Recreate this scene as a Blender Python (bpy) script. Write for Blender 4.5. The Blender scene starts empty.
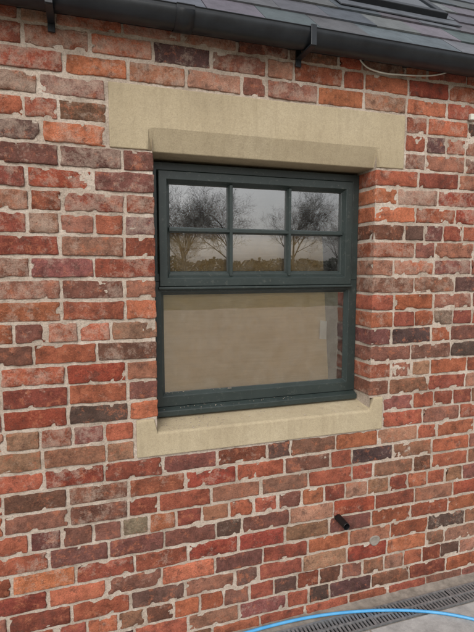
import bpy, math, random
from mathutils import Vector, noise, Matrix
random.seed(7)
R = random.random
U = random.uniform
scene = bpy.context.scene
COL = scene.collection

def lin(r, g, b, k=1.0):
    def f(c):
        c /= 255.0
        return c/12.92 if c <= 0.04045 else ((c+0.055)/1.055)**2.4
    return (f(r)*k, f(g)*k, f(b)*k, 1.0)

# ------------------------------------------------------------- helpers
def mesh_obj(name, verts, faces, mat=None, parent=None, smooth=False, bevel=0, colors=None):
    me = bpy.data.meshes.new(name)
    me.from_pydata([tuple(v) for v in verts], [], faces)
    me.update()
    if colors is not None:
        ca = me.color_attributes.new("bcol", 'FLOAT_COLOR', 'POINT')
        flat = [c for col in colors for c in col]
        ca.data.foreach_set("color", flat)
    ob = bpy.data.objects.new(name, me)
    COL.objects.link(ob)
    if mat: me.materials.append(mat)
    if smooth:
        me.polygons.foreach_set("use_smooth", [True]*len(me.polygons))
    if bevel:
        m = ob.modifiers.new("bevel", 'BEVEL'); m.width = bevel; m.segments = 2
        m.limit_method = 'ANGLE'; m.angle_limit = math.radians(30)
    if parent: ob.parent = parent
    return ob

class MB:
    def __init__(s): s.v = []; s.f = []
    def box(s, x0, x1, y0, y1, z0, z1):
        n = len(s.v)
        s.v += [(x0,y0,z0),(x1,y0,z0),(x1,y1,z0),(x0,y1,z0),(x0,y0,z1),(x1,y0,z1),(x1,y1,z1),(x0,y1,z1)]
        s.f += [tuple(n+i for i in q) for q in ((0,3,2,1),(4,5,6,7),(0,1,5,4),(1,2,6,5),(2,3,7,6),(3,0,4,7))]
    def ring(s, x0, x1, z0, z1, prof):
        n = len(s.v)
        for (i, y) in prof:
            s.v += [(x0+i,y,z0+i),(x1-i,y,z0+i),(x1-i,y,z1-i),(x0+i,y,z1-i)]
        for p in range(len(prof)-1):
            for c in range(4):
                a = n+p*4+c; b = n+p*4+(c+1)%4
                s.f.append((a, b, b+4, a+4))
    def obj(s, name, mat, parent=None, **k): return mesh_obj(name, s.v, s.f, mat, parent, **k)

def new_mat(name, rough=0.8, color=(0.5,0.5,0.5,1), metallic=0.0, spec=0.5):
    m = bpy.data.materials.new(name); m.use_nodes = True
    b = m.node_tree.nodes["Principled BSDF"]
    b.inputs["Base Color"].default_value = color
    b.inputs["Roughness"].default_value = rough
    b.inputs["Metallic"].default_value = metallic
    b.inputs["Specular IOR Level"].default_value = spec
    return m, m.node_tree.nodes, m.node_tree.links, b

def N(nodes, t, **k):
    n = nodes.new(t)
    for a, v in k.items(): setattr(n, a, v)
    return n
def noise_node(nodes, links, vec, scale, detail=5, rough=0.6, dist=0.0):
    n = nodes.new("ShaderNodeTexNoise")
    n.inputs["Scale"].default_value = scale; n.inputs["Detail"].default_value = detail
    n.inputs["Roughness"].default_value = rough; n.inputs["Distortion"].default_value = dist
    links.new(vec, n.inputs["Vector"]); return n.outputs["Fac"]
def ramp(nodes, links, fac, stops):
    n = nodes.new("ShaderNodeValToRGB"); e = n.color_ramp.elements
    while len(e) < len(stops): e.new(0.5)
    for i, (p, c) in enumerate(stops):
        e[i].position = p
        e[i].color = c if isinstance(c, tuple) else (c, c, c, 1)
    links.new(fac, n.inputs["Fac"]); return n.outputs["Color"]
def mix(nodes, links, fac, a, b, mode='MIX'):
    n = nodes.new("ShaderNodeMix"); n.data_type = 'RGBA'; n.blend_type = mode
    for s, v in ((0, fac), (6, a), (7, b)):
        if isinstance(v, (tuple, float, int)): n.inputs[s].default_value = v
        else: links.new(v, n.inputs[s])
    return n.outputs[2]
def math_n(nodes, links, op, a, b=None, clamp=False):
    n = nodes.new("ShaderNodeMath"); n.operation = op; n.use_clamp = clamp
    for i, v in enumerate((a, b)):
        if v is None: continue
        if isinstance(v, (float, int)): n.inputs[i].default_value = v
        else: links.new(v, n.inputs[i])
    return n.outputs[0]
def bump(nodes, links, h, strength, dist, bsdf, prev=None):
    n = nodes.new("ShaderNodeBump"); n.inputs["Strength"].default_value = strength
    n.inputs["Distance"].default_value = dist
    links.new(h, n.inputs["Height"])
    if prev: links.new(prev, n.inputs["Normal"])
    if bsdf: links.new(n.outputs[0], bsdf.inputs["Normal"])
    return n.outputs[0]
def objco(nodes): return nodes.new("ShaderNodeTexCoord").outputs["Object"]

# ------------------------------------------------------------- materials
MORT = lin(190,174,158)
m_brick, n, l, b = new_mat("brick", 0.92, spec=0.2)
at = N(n, "ShaderNodeAttribute", attribute_name="bcol")
co = objco(n)
vm = N(n, "ShaderNodeVectorMath", operation='SCALE'); l.new(at.outputs["Color"], vm.inputs[0]); vm.inputs["Scale"].default_value = 37.0
va = N(n, "ShaderNodeVectorMath", operation='ADD'); l.new(co, va.inputs[0]); l.new(vm.outputs[0], va.inputs[1])
vec = va.outputs[0]
n1 = noise_node(n, l, vec, 13, 5, 0.78)
c = mix(n, l, 1.0, at.outputs["Color"], ramp(n, l, n1, [(0.30, 0.50), (0.5, 1.0), (0.70, 1.40)]), 'MULTIPLY')
n2 = noise_node(n, l, vec, 21, 5, 0.78)
c = mix(n, l, ramp(n, l, n2, [(0.54, 0.0), (0.64, 0.62)]), c, lin(92,66,57))
c = mix(n, l, ramp(n, l, n2, [(0.36, 0.6), (0.46, 0.0)]), c, lin(186,116,86))
n3 = noise_node(n, l, vec, 17, 6, 0.82)
n3s = math_n(n, l, 'ADD', n3, math_n(n, l, 'MULTIPLY', at.outputs["Alpha"], 0.20))
c = mix(n, l, ramp(n, l, n3s, [(0.61, 0.0), (0.67, 0.28), (0.84, 0.68)]), c, lin(194,172,154))
ng = noise_node(n, l, co, 200, 3, 0.8)
c = mix(n, l, 0.8, c, ramp(n, l, ng, [(0.28, 0.55), (0.5, 1.0), (0.7, 1.3)]), 'MULTIPLY')
l.new(c, b.inputs["Base Color"])
hh = math_n(n, l, 'ADD', noise_node(n, l, vec, 60, 5, 0.88), math_n(n, l, 'MULTIPLY', n3, 1.0))
bump(n, l, hh, 1.0, 0.011, b)

m_mort, n, l, b = new_mat("mortar", 0.95, spec=0.15)
co = objco(n)
c = ramp(n, l, noise_node(n, l, co, 6, 4, 0.7), [(0.3, lin(158,143,128)), (0.5, MORT), (0.7, lin(208,195,181))])
ng = noise_node(n, l, co, 150, 3, 0.8)
c = mix(n, l, 0.85, c, ramp(n, l, ng, [(0.3, 0.55), (0.5, 1.0), (0.7, 1.15)]), 'MULTIPLY')
l.new(c, b.inputs["Base Color"])
bump(n, l, noise_node(n, l, co, 60, 5, 0.82), 1.0, 0.009, b)

m_stone, n, l, b = new_mat("sandstone", 0.92, spec=0.2)
co = objco(n)
c = ramp(n, l, noise_node(n, l, co, 3.0, 5, 0.65), [(0.3, lin(154,140,115)), (0.5, lin(171,157,130)), (0.7, lin(184,171,145))])
ng = noise_node(n, l, co, 220, 3, 0.8)
c = mix(n, l, 0.6, c, ramp(n, l, ng, [(0.3, 0.62), (0.5, 1.0), (0.7, 1.2)]), 'MULTIPLY')
c = mix(n, l, ramp(n, l, noise_node(n, l, co, 6, 6, 0.82), [(0.47, 0.0), (0.72, 0.5)]), c, lin(128,112,86))
mp = n.new("ShaderNodeMapping"); mp.inputs["Scale"].default_value = (9, 9, 1.2); l.new(co, mp.inputs[0])
c = mix(n, l, ramp(n, l, noise_node(n, l, mp.outputs[0], 2.5, 5, 0.7), [(0.48, 0.0), (0.72, 0.4)]), c, lin(134,121,97))
l.new(c, b.inputs["Base Color"])
bump(n, l, noise_node(n, l, co, 70, 5, 0.85), 0.45, 0.005, b)

m_paint, n, l, b = new_mat("green_grey_paint", 0.42, lin(50,62,60), spec=0.5)
co = objco(n)
c = ramp(n, l, noise_node(n, l, co, 8, 4, 0.6), [(0.3, lin(35,44,42)), (0.7, lin(44,53,51))])
c = mix(n, l, ramp(n, l, noise_node(n, l, co, 60, 4, 0.8), [(0.58, 0.0), (0.75, 0.25)]), c, lin(140,138,128))
l.new(c, b.inputs["Base Color"])
bump(n, l, noise_node(n, l, co, 90, 2), 0.08, 0.002, b)

m_glass = bpy.data.materials.new("window_glass"); m_glass.use_nodes = True
n = m_glass.node_tree.nodes; l = m_glass.node_tree.links; n.clear()
out = n.new("ShaderNodeOutputMaterial")
tr = n.new("ShaderNodeBsdfTransparent"); tr.inputs[0].default_value = (0.97,0.98,0.96,1)
gl = n.new("ShaderNodeBsdfGlossy"); gl.inputs["Roughness"].default_value = 0.0
fr = n.new("ShaderNodeFresnel"); fr.inputs[0].default_value = 1.9
ms = n.new("ShaderNodeMixShader")
fm = math_n(n, l, 'MULTIPLY', fr.outputs[0], 3.9, True)
l.new(fm, ms.inputs[0]); l.new(tr.outputs[0], ms.inputs[1]); l.new(gl.outputs[0], ms.inputs[2])
co = objco(n)
bp = n.new("ShaderNodeBump"); bp.inputs["Strength"].default_value = 0.04; bp.inputs["Distance"].default_value = 0.01
l.new(noise_node(n, l, co, 4, 1), bp.inputs["Height"]); l.new(bp.outputs[0], gl.inputs["Normal"])
df = n.new("ShaderNodeBsdfDiffuse"); df.inputs[0].default_value = (0.6,0.6,0.56,1)
ms2 = n.new("ShaderNodeMixShader")
l.new(ramp(n, l, noise_node(n, l, co, 12, 4, 0.8, 0.5), [(0.4, 0.01), (0.8, 0.08)]), ms2.inputs[0])
l.new(ms.outputs[0], ms2.inputs[1]); l.new(df.outputs[0], ms2.inputs[2]); l.new(ms2.outputs[0], out.inputs[0])

def simple(name, c1, c2, scale, rough, bs=0.3, bscale=80, bd=0.003, metallic=0, spec=0.4):
    m, n, l, b = new_mat(name, rough, c1, metallic, spec)
    co = objco(n)
    l.new(ramp(n, l, noise_node(n, l, co, scale, 4, 0.68), [(0.32, c1), (0.68, c2)]), b.inputs["Base Color"])
    if bs: bump(n, l, noise_node(n, l, co, bscale, 3, 0.7), bs, bd, b)
    return m
m_gutter = simple("black_gutter_plastic", lin(22,25,29), lin(36,40,44), 9, 0.34, 0.1, 60)
m_black = simple("black_plastic", lin(14,14,15), lin(22,22,23), 20, 0.4, 0.1)
# plywood-like board, faint horizontal grain
m_board, n, l, b = new_mat("beige_board", 0.85)
co = objco(n)
mp = n.new("ShaderNodeMapping"); mp.inputs["Scale"].default_value = (1.5, 5, 22); l.new(co, mp.inputs[0])
c = ramp(n, l, noise_node(n, l, mp.outputs[0], 2.0, 5, 0.65, 0.6), [(0.3, lin(226,186,120)), (0.7, lin(244,210,148))])
c = mix(n, l, 1.0, c, ramp(n, l, noise_node(n, l, co, 2.5, 3, 0.6), [(0.3, 0.86), (0.7, 1.06)]), 'MULTIPLY')
l.new(c, b.inputs["Base Color"])
m_paper = simple("white_paper", lin(228,228,225), lin(240,240,237), 10, 0.8, 0)
m_cable = simple("white_cable", lin(190,188,176), lin(215,212,200), 10, 0.6, 0)
m_hose = simple("blue_hose", lin(66,140,190), lin(90,162,206), 10, 0.35, 0)
m_galv = simple("galvanised_steel", lin(120,122,124), lin(165,166,166), 40, 0.5, 0.2, metallic=0.6)
m_conc = simple("concrete", lin(110,102,93), lin(150,141,130), 18, 0.95, 0.6, 90)
m_dark = simple("dark_void", lin(30,28,26), lin(45,42,38), 20, 0.95, 0.4)
m_room = simple("room_plaster", lin(90,88,84), lin(104,102,97), 2, 0.95, 0)
m_flash = simple("lead_flashing", lin(66,70,76), lin(94,98,104), 12, 0.55, 0.3)
m_gravel = simple("gravel", lin(140,128,110), lin(180,166,146), 60, 0.95, 0.8, 50, 0.02)
m_grass = simple("field", lin(96,92,66), lin(126,116,86), 3, 0.95, 0.8, 30, 0.03)
m_bark = simple("bark", lin(52,46,40), lin(74,66,58), 6, 0.95, 0)
m_leaf = simple("hedge_leaves", lin(38,46,34), lin(58,66,46), 1.5, 0.8, 0)
def percol(name, rough, grain, bs, bscale):
    m, n, l, b = new_mat(name, rough, spec=0.4)
    at = N(n, "ShaderNodeAttribute", attribute_name="bcol"); co = objco(n)
    c = mix(n, l, 1.0, at.outputs["Color"], ramp(n, l, noise_node(n, l, co, grain, 6, 0.78), [(0.3, 0.65), (0.7, 1.35)]), 'MULTIPLY')
    l.new(c, b.inputs["Base Color"])
    bump(n, l, noise_node(n, l, co, bscale, 4, 0.7), bs, 0.004, b)
    return m
m_slate = percol("slate", 0.5, 12, 0.6, 30)
m_slab = percol("paving_stone", 0.85, 8, 0.4, 60)

# ------------------------------------------------------------- house
house = bpy.data.objects.new("brick_house", None); COL.objects.link(house)
OX0, OX1 = 0.292, 1.345
CH = 0.086
ZB = 0.909 - 11*CH
WX0, WX1 = -3.2, 5.8
SILL0, SILL1 = 0.909, 1.081
LIN0, LIN1 = 2.199, 2.457
J = 0.0125

PAL = [((158,90,70),18), ((172,100,74),15), ((142,80,64),13), ((126,84,71),11), ((108,79,71),5),
       ((156,108,88),12), ((166,124,102),7), ((138,100,80),8), ((146,124,106),2), ((88,70,64),5),
       ((136,88,78),8), ((182,110,80),8), ((158,80,62),9)]
tot = sum(w for _, w in PAL)
def pick():
    t = R()*tot
    for c, w in PAL:
        t -= w
        if t <= 0: break
    k = U(0.86, 1.07)
    return [min(255, x*k + U(-3, 3)) for x in c]

BV, BF, BC = [], [], []
def brick(x0, x1, z0, z1, depth, pale):
    seed = Vector((U(0,90), U(0,90), U(0,90)))
    col = pick(); c = list(lin(*col)); c[3] = max(0.0, min(1.0, pale + U(-0.45, 0.4)))
    yo = U(-0.003, 0.0025); rot = U(-0.010, 0.010); ty = U(-0.012, 0.012); tz = U(-0.03, 0.03)
    cx, cz = (x0+x1)/2, (z0+z1)/2
    w = x1-x0
    r = U(0.003, 0.006)
    amp = U(0.7, 1.7)
    pr = []
    for d in ((depth, 0.6*depth, 0.3*depth) if depth > 0.1 else (depth,)):
        pr.append((x0, d, -1, 0))
    pr.append((x0, r*1.3, -1, 0)); pr.append((x0+r*0.3, r*0.3, -.7, -.7))
    nx = max(5, int(w/0.012))
    for i in range(nx+1):
        pr.append((x0+r+(w-2*r)*i/nx, 0, 0, -1))
    pr.append((x1-r*0.3, r*0.3, .7, -.7)); pr.append((x1, r*1.3, 1, 0))
    for d in ((0.3*depth, 0.6*depth, depth) if depth > 0.1 else (depth,)):
        pr.append((x1, d, 1, 0))
    h = z1-z0
    lv = [(0.0, 0.014), (0.0, 0.007), (r*0.35, r*0.3), (r, 0)]
    for i in range(1, 6): lv.append((r+(h-2*r)*i/6, 0))
    lv += [(h-r, 0), (h-r*0.35, r*0.3), (h, 0.007), (h, 0.014)]
    n0 = len(BV); P = len(pr)
    chip = U(0.20, 0.50)
    for (dz, ins) in lv:
        z = z0+dz
        for (x, y, nx_, ny_) in pr:
            px, py = x - nx_*ins, y - ny_*ins
            q = Vector((px, py, z))
            v1 = noise.noise_vector(q*24 + seed); v2 = noise.noise_vector(q*85 + seed)
            edge = dz < r*1.1 or dz > h-r*1.1 or px < x0+r*1.4 or px > x1-r*1.4
            a = 0.0034*amp
            q.x += v1.x*a + v2.x*0.0018
            q.z += v1.z*a + v2.z*0.0018
            s = v1.y*0.0018*amp + v2.y*0.0012
            if edge and py < 0.05:
                t = noise.noise(q*26 + seed*1.7)
                if t > chip: s += (t-chip)*0.06
            if ny_ < 0: q.y += s
            else: q.x -= nx_*s*0.8
            dx, dzz = q.x-cx, q.z-cz
            q.x = cx + dx - rot*dzz; q.z = cz + dzz + rot*dx
            q.y += yo + ty*dx + tz*dzz
            q.z += 0.006*noise.noise(Vector((q.x*0.9, 3.3, z*0.8)))
            BV.append(q); BC.append(c)
    for j in range(len(lv)-1):
        for i in range(P-1):
            a = n0+j*P+i
            BF.append((a, a+1, a+1+P, a+P))

for k in range(32):
    z0 = ZB + k*CH; z1 = z0+CH; zc = (z0+z1)/2
    if LIN0 < zc < LIN1: blocks = (0.12, 1.50)
    elif SILL0 < zc < SILL1: blocks = (0.20, 1.42)
    elif SILL1 < zc < LIN0: blocks = (OX0, OX1)
    else: blocks = None
    hdr = (k % 5 == 2)
    def lay(start, direction, end, phase):
        out = []; x = start; first = True
        while (x-end)*direction < 0:
            if first and phase: L = 0.122
            elif hdr: L = 0.122
            elif R() < 0.12: L = 0.122
            else: L = 0.242
            if first and phase and hdr: L = 0.18
            L += U(-0.007, 0.007)
            nx = x + direction*L
            out.append((min(x, nx), max(x, nx))); x = nx; first = False
        return out
    if blocks:
        L = lay(OX0 if blocks[0] == OX0 else blocks[0]-J*0.6, -1, WX0, k % 2)
        Rr = lay(OX1 if blocks[1] == OX1 else blocks[1]+J*0.6, 1, WX1, (k+1) % 2)
        segs = [(a, b_, 'L' if i == 0 and blocks[0] == OX0 else None) for i, (a, b_) in enumerate(L)]
        segs += [(a, b_, 'R' if i == 0 and blocks[1] == OX1 else None) for i, (a, b_) in enumerate(Rr)]
    else:
        st_ = OX0 + (k % 2)*0.122 + (0.06 if hdr else 0) + U(-.02, .02)
        segs = [(a, b_, None) for a, b_ in lay(st_, -1, WX0, 0)+lay(st_, 1, WX1, 0)]
    for a, b_, jamb in segs:
        pale = 0.42 + 0.30*(zc-1.4) - 0.12*(a-.3) + 0.35*noise.noise(Vector((a*1.3, 0, zc*1.3)))
        jj = J*U(0.7, 1.3)/2
        xa = a + (0 if jamb == 'R' else jj); xb = b_ - (0 if jamb == 'L' else jj)
        jz = J*U(0.8, 1.25)/2
        brick(xa, xb, z0+jz, z1-jz, 0.19 if jamb else 0.024, pale)
mesh_obj("wall_bricks", BV, BF, m_brick, house, smooth=True, colors=BC)

def axis(a, b_, step, extra):
    s = set()
    x = a
    while x < b_: s.add(round(x, 4)); x += step
    s.add(b_)
    s = [x for x in s if all(abs(x-e) > step*0.3 for e in extra)] + list(extra)
    return sorted(s)
MX0, MX1 = OX0-0.004, OX1+0.004
fine = axis(-0.6, 2.6, 0.009, [0.26, MX0, MX1, 1.375])
xs = sorted(set(axis(WX0, -0.61, 0.05, []) + fine + axis(2.62, WX1, 0.05, [])))
zs = axis(-0.04, 2.73, 0.009, [0.99, 1.076, LIN0, 2.30])
MV, MF = [], []
for z in zs:
    for x in xs:
        q = Vector((x, 0, z))
        MV.append((x, 0.0056 + 0.0036*noise.noise(q*7) + 0.0034*noise.noise(q*48), z))
nxx = len(xs)
for j in range(len(zs)-1):
    for i in range(nxx-1):
        cx = (xs[i]+xs[i+1])/2; cz = (zs[j]+zs[j+1])/2
        if MX0 < cx < MX1 and 0.99 < cz < 2.30: continue
        if MX0 < cx < 1.375 and 0.99 < cz < 1.076: continue
        if 0.26 < cx < 1.375 and LIN0 < cz < 2.30: continue
        a = j*nxx+i
        MF.append((a, a+1, a+1+nxx, a+nxx))
mesh_obj("wall_mortar", MV, MF, m_mort, house, smooth=True)
mb = MB()
mb.v += [(MX0,0.004,0.99),(MX0,0.34,0.99),(MX0,0.34,2.25),(MX0,0.004,2.25),(MX1,0.004,1.0),(MX1,0.34,1.0),(MX1,0.34,2.25),(MX1,0.004,2.25)]
mb.f += [(0,1,2,3),(4,7,6,5)]
mb.obj("reveal_mortar", m_mort, house)
mb = MB()
mb.box(WX0, WX0+0.3, 0.03, 5.4, -0.03, 2.72)
mb.box(WX1-0.3, WX1, 0.03, 5.4, -0.03, 2.72)
mb.box(WX0+0.3, WX1-0.3, 5.1, 5.4, -0.03, 2.72)
mb.obj("rear_walls", simple("brick_far", lin(140,84,68), lin(165,120,98), 9, 0.9, 0.5), house)
mb = MB()
mb.box(WX0+0.3, OX0-0.02, 0.34, 0.36, 0, 2.7); mb.box(OX1+0.02, WX1-0.3, 0.34, 0.36, 0, 2.7)
mb.box(OX0-0.02, OX1+0.02, 0.34, 0.36, 0, 1.04); mb.box(OX0-0.02, OX1+0.02, 0.34, 0.36, 2.21, 2.7)
mb.box(WX0+0.3, WX1-0.3, 0.36, 5.1, 0.0, 0.02)
mb.box(WX0+0.3, WX1-0.3, 0.03, 5.1, 2.66, 2.70)
mb.box(OX0-0.02, OX1+0.02, 0.21, 0.36, 1.04, 1.06)
mb.obj("inner_walls", m_room, house)

def sections(secs, name):
    V, F = [], []
    P = len(secs[0][1])
    for x, prof in secs:
        for (y, z) in prof: V.append((x, y, z))
    for s in range(len(secs)-1):
        for i in range(P):
            a = s*P+i; b2 = s*P+(i+1) % P
            F.append((a, b2, b2+P, a+P))
    F.append(tuple(range(P-1, -1, -1))); F.append(tuple((len(secs)-1)*P+i for i in range(P)))
    return mesh_obj(name, V, F, m_stone, house, bevel=0.004)
yf = -0.002
def lp(d): return [(0.34, LIN1-.006), (yf, LIN1-.006), (yf, LIN0+0.088), (yf+d, LIN0+0.002), (0.34, LIN0+0.002)]
sections([(0.12, lp(.0005)), (0.268, lp(.0005)), (0.292, lp(.032)), (1.345, lp(.032)), (1.369, lp(.0005)), (1.50, lp(.0005))], "window_lintel")
yf = -0.006
sq = [(0.34, SILL0+.005), (yf, SILL0+.005), (yf, SILL1-0.008), (yf+0.006, SILL1-.002), (0.34, SILL1-.002)]
ch = [(0.34, SILL0+.005), (yf, SILL0+.005), (yf, 1.012), (yf+0.010, 1.018), (0.34, 1.068)]
sections([(0.20, sq), (0.276, sq), (0.289, ch), (1.345, ch), (1.370, sq), (1.42, sq)], "window_sill")

# ---- window
win = bpy.data.objects.new("window", None); COL.objects.link(win); win.parent = house
mb = MB()
FX0, FX1 = 0.290, 1.343
op = lambda a: [(0,.205),(0,.140),(a-.014,.140),(a-.011,.146),(a-.002,.160),(a,.163),(a,.175)]
mb.ring(FX0, FX1, 1.086, 1.661, op(0.060))
mb.ring(FX0, FX1, 1.663, 2.187, op(0.047))
mb.obj("outer_frame", m_paint, win, bevel=0.0015)
mb = MB()
mb.v += [(FX0,.205,1.046),(FX0,.112,1.046),(FX0,.112,1.072),(FX0,.138,1.084),(FX0,.205,1.084)]
mb.v += [(FX1,)+v[1:] for v in mb.v[:5]]
mb.f += [(i,(i+1)%5,(i+1)%5+5,i+5) for i in range(5)] + [(4,3,2,1,0),(5,6,7,8,9)]
mb.obj("frame_cill", m_paint, win, bevel=0.003)
mb = MB()
mb.ring(0.328, 1.299, 1.641, 2.149, [(0,.139),(0,.124),(.002,.122),(.036,.122),(.039,.128),(.049,.146),(.052,.148),(.052,.175)])
mb.obj("opening_sash", m_paint, win, bevel=0.0012)
mb = MB()
mb.box(0.322, 1.305, 0.112, 0.139, 1.628, 1.639)
mb.obj("drip_bar", m_paint, win, bevel=0.003)
def vbar(mb, xc, z0, z1, yfr):
    n = len(mb.v); p = [(-.013,.172),(-.013,.150),(-.006,yfr),(.006,yfr),(.013,.150),(.013,.172)]
    for z in (z0, z1): mb.v += [(xc+a, y, z) for a, y in p]
    mb.f += [(n+i, n+i+1, n+i+7, n+i+6) for i in range(5)]
def hbar(mb, zc, x0, x1, yfr):
    n = len(mb.v); p = [(-.013,.171),(-.013,.149),(-.006,yfr),(.006,yfr),(.013,.149),(.013,.171)]
    for x in (x0, x1): mb.v += [(x, y, zc+a) for a, y in p]
    mb.f += [(n+i, n+i+1, n+i+7, n+i+6) for i in range(5)]
mb = MB()
vbar(mb, .665, 1.688, 2.102, .1325); vbar(mb, .962, 1.688, 2.102, .1325); hbar(mb, 1.895, .376, 1.251, .1335)
mb.obj("glazing_bars", m_paint, win)
mb = MB()
mb.v += [(.34,.165,1.12),(1.30,.165,1.12),(1.30,.165,1.62),(.34,.165,1.62)]; mb.f.append((0,1,2,3))
for (a, c_) in ((.372,.665),(.665,.962),(.962,1.256)):
    for (z0, z1) in ((1.686,1.895),(1.895,2.104)):
        n0 = len(mb.v); t = U(-.0006,.0006); s = U(-.0006,.0006)
        mb.v += [(a,.160+t,z0),(c_,.160-t,z0),(c_,.160-t+s,z1),(a,.160+t+s,z1)]
        mb.f.append((n0,n0+1,n0+2,n0+3))
mb.obj("glass_panes", m_glass, win)
V = []; F = []
nb = 24
for i in range(nb+1):
    for j in range(nb+1):
        u = i/nb; v = j/nb
        x = 0.27 + u*((1.222-0.045*v)-0.27); z = 1.062+v*0.838
        V.append((x, 0.192 + 0.003*math.sin(u*5+v*2) + 0.018*v, z))
for i in range(nb):
    for j in range(nb):
        a = i*(nb+1)+j; F.append((a, a+nb+1, a+nb+2, a+1))
mesh_obj("window_board", V, F, m_board, win, smooth=True)
mb = MB(); mb.v += [(1.158,.184,1.36),(1.198,.184,1.355),(1.200,.184,1.45),(1.161,.184,1.455)]; mb.f.append((0,1,2,3))
mb.obj("paper_tag", m_paper, win)

CV, CF = [], []
def crumb(x, y, z, s):
    n0 = len(CV)
    pts = [(1,0,0),(-1,0,0),(0,1,0),(0,-1,0),(0,0,1),(0,0,-.6)]
    for p_ in pts: CV.append((x+p_[0]*s*U(.6,1.3), y+p_[1]*s*U(.6,1.3), z+p_[2]*s*U(.5,1.0)))
    for f in ((0,2,4),(2,1,4),(1,3,4),(3,0,4),(2,0,5),(1,2,5),(3,1,5),(0,3,5)): CF.append(tuple(n0+i for i in f))
for i in range(110):
    x = U(.31,1.33) if R() < .5 else U(.31,.62); y = U(.0,.11)
    crumb(x, y, 1.018+(y+.002)*0.153+.001, U(.001,.0045))
for i in range(30):
    y = U(.114,.136); crumb(U(.33,1.0), y, 1.073+(y-.112)*.46, U(.001,.003))
for i in range(12): crumb(U(.35,.7), U(.150,.160), 1.1445, U(.001,.0035))
mesh_obj("mortar_crumbs", CV, CF, m_mort, house)

def tube(name, x, y0, y1, z, ro, ri, mat, parent, tilt=0.0):
    V, F = [], []; S = 32
    rings = [(y0, ro), (y1+.002, ro), (y1, ro-.001), (y1, ri+.001), (y1+.002, ri), (y0, ri)]
    for (y, r_) in rings:
        for i in range(S):
            t = 2*math.pi*i/S; V.append((x+r_*math.cos(t), y, z+r_*math.sin(t)+tilt*(y-y0)))
    for k in range(len(rings)-1):
        for i in range(S):
            a = k*S+i; b2 = k*S+(i+1)%S; F.append((a, b2, b2+S, a+S))
    return mesh_obj(name, V, F, mat, parent, smooth=True)
pipe = bpy.data.objects.new("overflow_pipe", None); COL.objects.link(pipe); pipe.parent = house
tube("pipe_body", 1.182, 0.03, -0.085, 0.482, 0.0175, 0.0145, m_black, pipe, 0.06)
V = []; F = []
for k, (r_, y) in enumerate(((.030,.006),(.030,-.004),(.026,-.006),(.022,-.004),(.0,-.004))):
    for i in range(28):
        t = 2*math.pi*i/28; w = 1+.06*math.sin(3*t)
        V.append((1.40+r_*w*math.cos(t), y, .318+r_*.9*w*math.sin(t)))
for k in range(4):
    for i in range(28):
        a = k*28+i; b2 = k*28+(i+1)%28; F.append((a,b2,b2+28,a+28))
mesh_obj("core_hole_plug", V, F, m_conc, house, smooth=True)

# ---- gutter
GY, GZ, GR = -0.087, 2.700, 0.060
def add_sec(name, r_, x0, x1, parent, steps=20):
    pr = []
    for i in range(steps+1):
        t = math.pi + math.pi*i/steps
        pr.append((GY+r_*math.cos(t), GZ+r_*math.sin(t)))
    pr = [(pr[0][0]-.001, GZ+.006), (pr[0][0]-.004, GZ+.003)] + pr
    ri = r_-.004
    pi_ = [(GY+ri*math.cos(math.pi+math.pi*i/steps), GZ+ri*math.sin(math.pi+math.pi*i/steps)) for i in range(steps+1)]
    loop = pr + pi_[::-1]
    P = len(loop); V = []
    for x in (x0, x1): V += [(x, y, z) for y, z in loop]
    F = [(i, (i+1)%P, (i+1)%P+P, i+P) for i in range(P)]
    F += [tuple(range(P-1,-1,-1)), tuple(P+i for i in range(P))]
    ob = mesh_obj(name, V, F, m_gutter, parent)
    for i in range(3, 3+steps-1): ob.data.polygons[i].use_smooth = True
    return ob
gut = bpy.data.objects.new("gutter", None); COL.objects.link(gut); gut.parent = house
add_sec("channel", GR, WX0, WX1, gut)
for i, x in enumerate((-2.0, -0.92, 0.40, 1.9, 3.0)):
    add_sec("union_%d" % (i+1), GR+.006, x-.035, x+.035, gut)
mb = MB()
for x in (-1.7, -0.08, 0.93, 2.15, 3.2, 4.3):
    mb.box(x-.013, x+.013, -.012, -.002, 2.600, 2.668)
    mb.box(x-.013, x+.013, -.150, -.013, 2.628, 2.636)
    mb.box(x-.013, x+.013, -.156, -.1485, 2.630, 2.712)
mb.obj("brackets", m_gutter, gut, bevel=0.002)
mb = MB(); mb.box(WX0, WX1, -0.022, 0.028, 2.672, 2.735); mb.obj("fascia_board", m_gutter, house, bevel=.003)

# ---- roof
PT = math.atan(0.9); cp, sp = math.cos(PT), math.sin(PT)
EY, EZ = -0.075, 2.722
def rp(x, s, o): return (x, EY + s*cp - o*sp, EZ + s*sp + o*cp)
SV, SF, SC = [], [], []
SKX0, SKX1, SKS = 1.35, 1.99, 0.555
SKL = 1.0
rows = 18; gauge = 0.205
for r_ in range(rows):
    x = WX0-0.05 - (0.125 if r_ % 2 else 0)
    while x < WX1:
        w = 0.25
        s0 = r_*gauge + U(-.004,.004); s1 = s0+0.42
        xc = x+w/2
        if SKX0-.05 < xc < SKX1+.05 and s0+.1 > SKS and s0 < SKS+SKL: x += w; continue
        k = U(0.7, 1.3); c = list(lin(84+U(-6,6), 87+U(-4,4), 91, k))
        n0 = len(SV); a = x+.0015; b2 = x+w-.0015; o = U(0,.003)
        for (xx, s, oo) in ((a,s0,.016+o),(b2,s0,.016+U(0,.003)),(b2,s1,0),(a,s1,0),(a,s0,.0095),(b2,s0,.0095),(b2,s1,-.006),(a,s1,-.006)):
            SV.append(rp(xx, s, oo)); SC.append(c)
        SF += [tuple(n0+i for i in q) for q in ((0,1,2,3),(4,7,6,5),(0,4,5,1),(1,5,6,2),(2,6,7,3),(3,7,4,0))]
        x += w
mesh_obj("roof_slates", SV, SF, m_slate, house, colors=SC)
L_ = rows*gauge+.3
mb = MB()
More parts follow.
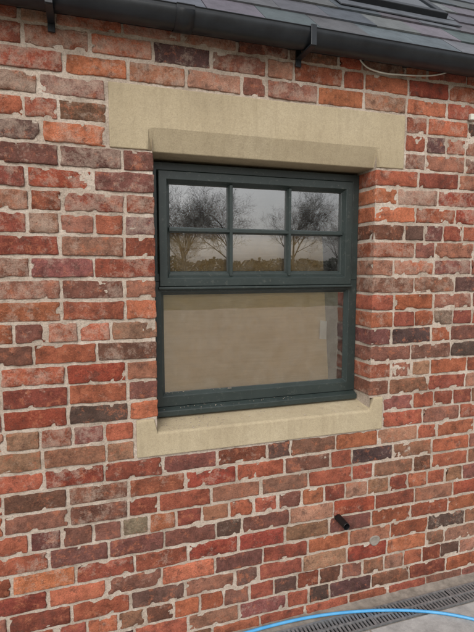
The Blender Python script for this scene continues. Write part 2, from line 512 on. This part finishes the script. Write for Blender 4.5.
mb.v += [rp(WX0,.03,-.008), rp(WX1,.03,-.008), rp(WX1,L_,-.008), rp(WX0,L_,-.008)]
ry = mb.v[2][1]; rz = mb.v[2][2]
mb.v += [(WX1, 2*ry, EZ), (WX0, 2*ry, EZ), (WX0, 0.03, EZ), (WX1, 0.03, EZ)]
mb.f += [(0,1,2,3),(3,2,4,5),(0,3,5),(1,4,2)]
mb.obj("roof_deck", m_flash, house)
sky = bpy.data.objects.new("skylight", None); COL.objects.link(sky); sky.parent = house
def sbox(mb, x0, x1, s0, s1, o0, o1):
    n0 = len(mb.v)
    mb.v += [rp(x0,s0,o0),rp(x1,s0,o0),rp(x1,s1,o0),rp(x0,s1,o0),rp(x0,s0,o1),rp(x1,s0,o1),rp(x1,s1,o1),rp(x0,s1,o1)]
    mb.f += [tuple(n0+i for i in q) for q in ((0,3,2,1),(4,5,6,7),(0,1,5,4),(1,2,6,5),(2,3,7,6),(3,0,4,7))]
mb = MB()
sbox(mb, SKX0, SKX1, SKS, SKS+.05, .005, .055); sbox(mb, SKX0, SKX1, SKS+SKL-.05, SKS+SKL, .005, .055)
sbox(mb, SKX0, SKX0+.05, SKS+.051, SKS+SKL-.051, .005, .055); sbox(mb, SKX1-.05, SKX1, SKS+.051, SKS+SKL-.051, .005, .055)
mb.obj("frame", m_gutter, sky, bevel=.004)
mb = MB(); sbox(mb, SKX0-.06, SKX1+.06, SKS-.08, SKS-.002, .018, .026)
sbox(mb, SKX0-.06, SKX0-.002, SKS, SKS+SKL, .012, .03); sbox(mb, SKX1+.002, SKX1+.06, SKS, SKS+SKL, .012, .03)
mb.obj("flashing", m_flash, sky, bevel=.002)
mb = MB(); sbox(mb, SKX0+.05, SKX1-.05, SKS+.05, SKS+SKL-.05, .044, .048)
m_sg, n, l, b = new_mat("skylight_glass", 0.03, lin(30,36,40), spec=1.0)
mb.obj("pane", m_sg, sky)

def curve(name, pts, r_, mat, parent=None):
    cu = bpy.data.curves.new(name, 'CURVE'); cu.dimensions = '3D'; cu.bevel_depth = r_; cu.bevel_resolution = 5
    sp_ = cu.splines.new('NURBS'); sp_.points.add(len(pts)-1)
    for i, p_ in enumerate(pts): sp_.points[i].co = (*p_, 1)
    sp_.use_endpoint_u = True; sp_.order_u = 4; sp_.resolution_u = 10
    ob = bpy.data.objects.new(name, cu); COL.objects.link(ob); cu.materials.append(mat)
    if parent: ob.parent = parent
    return ob
curve("cable", [(1.24,-.006,2.672),(1.26,-.010,2.642),(1.31,-.018,2.626),(1.38,-.02,2.620),(1.47,-.014,2.630),(1.57,-.012,2.637),(1.66,-.012,2.650),(1.72,-.01,2.672)], .0035, m_cable, house)
mb = MB(); mb.box(1.872,1.902,-.022,-.003,2.462,2.492); mb.obj("wall_clip", m_cable, house, bevel=.004)
curve("garden_hose", [(-1.2,-.9,.010),(-.6,-.35,.010),(.1,-.10,.010),(.5,-.045,.010),(.732,-.03,.010),(.92,-.028,.010),(1.13,-.045,.010),(1.378,-.10,.011),(1.613,-.185,.010),(1.78,-.29,.010),(2.1,-.6,.010),(2.4,-1.3,.010),(2.0,-2.2,.010)], .0075, m_hose)

# ------------------------------------------------------------- ground
G = 400
mb = MB(); mb.v += [(-G,-G,-.032),(G,-G,-.032),(G,G,-.032),(-G,G,-.032)]; mb.f.append((0,1,2,3))
mb.obj("ground", m_grass)
mb = MB(); mb.v += [(-14,-17,-.026),(26,-17,-.026),(26,-.2,-.026),(-14,-.2,-.026)]; mb.f.append((0,1,2,3))
mb.obj("gravel_drive", m_gravel)
V, F = [], []
xs2 = [WX0+i*.03 for i in range(int((WX1-WX0)/.03)+1)]
for x in xs2:
    for y in (.02, 0, -.02, -.045, -.068):
        V.append((x, y, -.004 + .004*noise.noise(Vector((x*20, y*40, 0))) + max(0, (y+.03))*.25))
for i in range(len(xs2)-1):
    for j in range(4):
        a = i*5+j; F.append((a, a+1, a+6, a+5))
mesh_obj("concrete_strip", V, F, m_conc, smooth=True)
dr = bpy.data.objects.new("drainage_channel", None); COL.objects.link(dr)
mb = MB(); mb.box(WX0, WX1, -.070, -.062, -.03, .001); mb.box(WX0, WX1, -.176, -.168, -.03, .001)
x = WX0
while x < WX1:
    mb.box(x, x+.011, -.167, -.071, -.006, 0.0); x += .020
mb.box(WX0, WX1, -.124, -.114, -.007, .0012)
x = WX0
while x < WX1:
    mb.box(x, x+.016, -.1675, -.0705, -.007, .0008); x += .5
mb.obj("grating", m_galv, dr)
mb = MB(); mb.box(WX0, WX1, -.167, -.071, -.030, -.022); mb.obj("trough", m_dark, dr)
PV, PF, PC = [], [], []
y = -.182; row = 0
while y > -3.4:
    dep = (.56, .28, .42)[row % 3]; x = WX0 - 1 + (row*.23 % .5)
    while x < WX1+1:
        w = random.choice((.56, .56, .42, .84))
        c = list(lin(*random.choice(((150,149,147),(158,156,153),(138,138,137),(152,148,142))), U(.9,1.1)))
        n0 = len(PV); x0, x1, y0, y1 = x+.005, x+w-.005, y-dep+.005, y-.005; e = .005
        zt = U(-.001,.001)
        for (ix, z) in ((0,-.03),(0,zt-.004),(e,zt)):
            for (px, py) in ((x0+ix,y0+ix),(x1-ix,y0+ix),(x1-ix,y1-ix),(x0+ix,y1-ix)):
                PV.append((px, py, z)); PC.append(c)
        for k in (0, 4):
            for i in range(4): PF.append((n0+k+i, n0+k+(i+1)%4, n0+k+(i+1)%4+4, n0+k+i+4))
        PF.append((n0+8, n0+9, n0+10, n0+11))
        x += w
    y -= dep; row += 1
mesh_obj("paving", PV, PF, m_slab, colors=PC)
mb = MB(); mb.v += [(WX0-1.2,-3.5,-.008),(WX1+1.2,-3.5,-.008),(WX1+1.2,-.178,-.008),(WX0-1.2,-.178,-.008)]; mb.f.append((0,1,2,3))
mb.obj("paving_joints", m_conc)

# ------------------------------------------------------------- trees (seen reflected in the glass)
def tree_mesh(seed, H):
    rnd = random.Random(seed); V, F = [], []
    def seg(p0, p1, r0, r1, S):
        d = (p1-p0).normalized(); a = d.orthogonal().normalized(); b_ = d.cross(a); n0 = len(V)
        for p_, r_ in ((p0, r0), (p1, r1)):
            for i in range(S):
                t = 2*math.pi*i/S; V.append(p_ + a*(r_*math.cos(t)) + b_*(r_*math.sin(t)))
        for i in range(S): F.append((n0+i, n0+(i+1)%S, n0+(i+1)%S+S, n0+i+S))
    def grow(p, d, L, r, lev):
        n = 4 if lev < 2 else 3; q = p
        for i in range(n):
            d = (d + Vector((rnd.uniform(-.2,.2), rnd.uniform(-.2,.2), rnd.uniform(-.05,.16)))).normalized()
            q2 = q + d*(L/n); ra = r*(1-.6*i/n); rb = r*(1-.6*(i+1)/n)
            seg(q, q2, ra, rb, 6 if lev < 2 else 3)
            if lev < 5 and (lev > 0 or i >= 1):
                for k in range(2):
                    a = rnd.uniform(0, 6.28); o = d.orthogonal().normalized(); o.rotate(Matrix.Rotation(a, 3, d))
                    nd = (d*rnd.uniform(.5,.9) + o*rnd.uniform(.5,.9)).normalized()
                    grow(q2, nd, L*rnd.uniform(.5,.7), max(rb*.6, .004), lev+1)
            q = q2
    grow(Vector((0,0,-.05)), Vector((0,0,1)), H*.52, H*.017, 0)
    return V, F
tms = []
for s, H in ((3, 8.5), (11, 8.0)):
    V, F = tree_mesh(s, H)
    me = bpy.data.meshes.new("bare_tree"); me.from_pydata([tuple(v) for v in V], [], F); me.update(); me.materials.append(m_bark)
    tms.append(me)
for i, (x, y, s) in enumerate(((8.4,-38,1.25),(14.4,-45,1.35),(19.5,-40,1.1),(25,-40,1.1),(3,-40,1.1),(-4,-37,1.1),(30,-40,1.1),(11.4,-52,1.2))):
    ob = bpy.data.objects.new("bare_tree", tms[i % 2]); COL.objects.link(ob)
    ob.location = (x, y, -.03); ob.rotation_euler = (0, 0, i*1.3); ob.scale = (s, s, s*U(.9,1.1))
V, F = [], []
for i in range(24000):
    x = U(-20, 45); top = 2.7+1.0*noise.noise(Vector((x*.35,0,0)))+.4*noise.noise(Vector((x*1.6,0,0)))
    z = R()*top; y = -54 + U(-.9,.9)*(1-.3*z/top)
    s = U(.10,.24); a = Vector((U(-1,1),U(-1,1),U(-1,1))).normalized()*s; b_ = a.orthogonal()*U(.5,1)
    c_ = Vector((x,y,z)); n0 = len(V); V += [c_-a, c_+b_*.6, c_+a, c_-b_*.6]; F.append((n0,n0+1,n0+2,n0+3))
mesh_obj("evergreen_hedge", V, F, m_leaf)

# ------------------------------------------------------------- light
w = bpy.data.worlds.new("World"); scene.world = w; w.use_nodes = True
n = w.node_tree.nodes; l = w.node_tree.links
bg = n["Background"]; st = n.new("ShaderNodeTexSky"); st.sky_type = 'NISHITA'; st.sun_disc = False
EL, AZ = math.radians(42), math.radians(205)
st.sun_elevation = EL; st.sun_rotation = AZ; st.dust_density = 4.0; st.air_density = 1.0
hs = n.new("ShaderNodeHueSaturation"); hs.inputs["Saturation"].default_value = 0.2; hs.inputs["Value"].default_value = 1.45
l.new(st.outputs[0], hs.inputs["Color"]); l.new(hs.outputs[0], bg.inputs[0]); bg.inputs[1].default_value = 0.14
sd = bpy.data.lights.new("sun", 'SUN'); sd.energy = 0.5; sd.angle = math.radians(20); sd.color = (1.0, .98, .95)
so = bpy.data.objects.new("sun", sd); COL.objects.link(so)
dirv = Vector((math.sin(AZ)*math.cos(EL), math.cos(AZ)*math.cos(EL), math.sin(EL)))
so.rotation_euler = dirv.to_track_quat('Z', 'Y').to_euler(); so.location = dirv*20

cd = bpy.data.cameras.new("camera"); cam = bpy.data.objects.new("camera", cd); COL.objects.link(cam)
cd.sensor_fit = 'VERTICAL'; cd.sensor_height = 24; cd.lens = 24*475/632
cd.clip_end = 1000; cd.clip_start = 0.05
cam.location = (0, -2.0, 1.725); cam.rotation_euler = (math.radians(90-5.8), 0, math.radians(-18))
scene.camera = cam
scene.view_settings.view_transform = 'Standard'; scene.view_settings.look = 'None'; scene.view_settings.exposure = 0
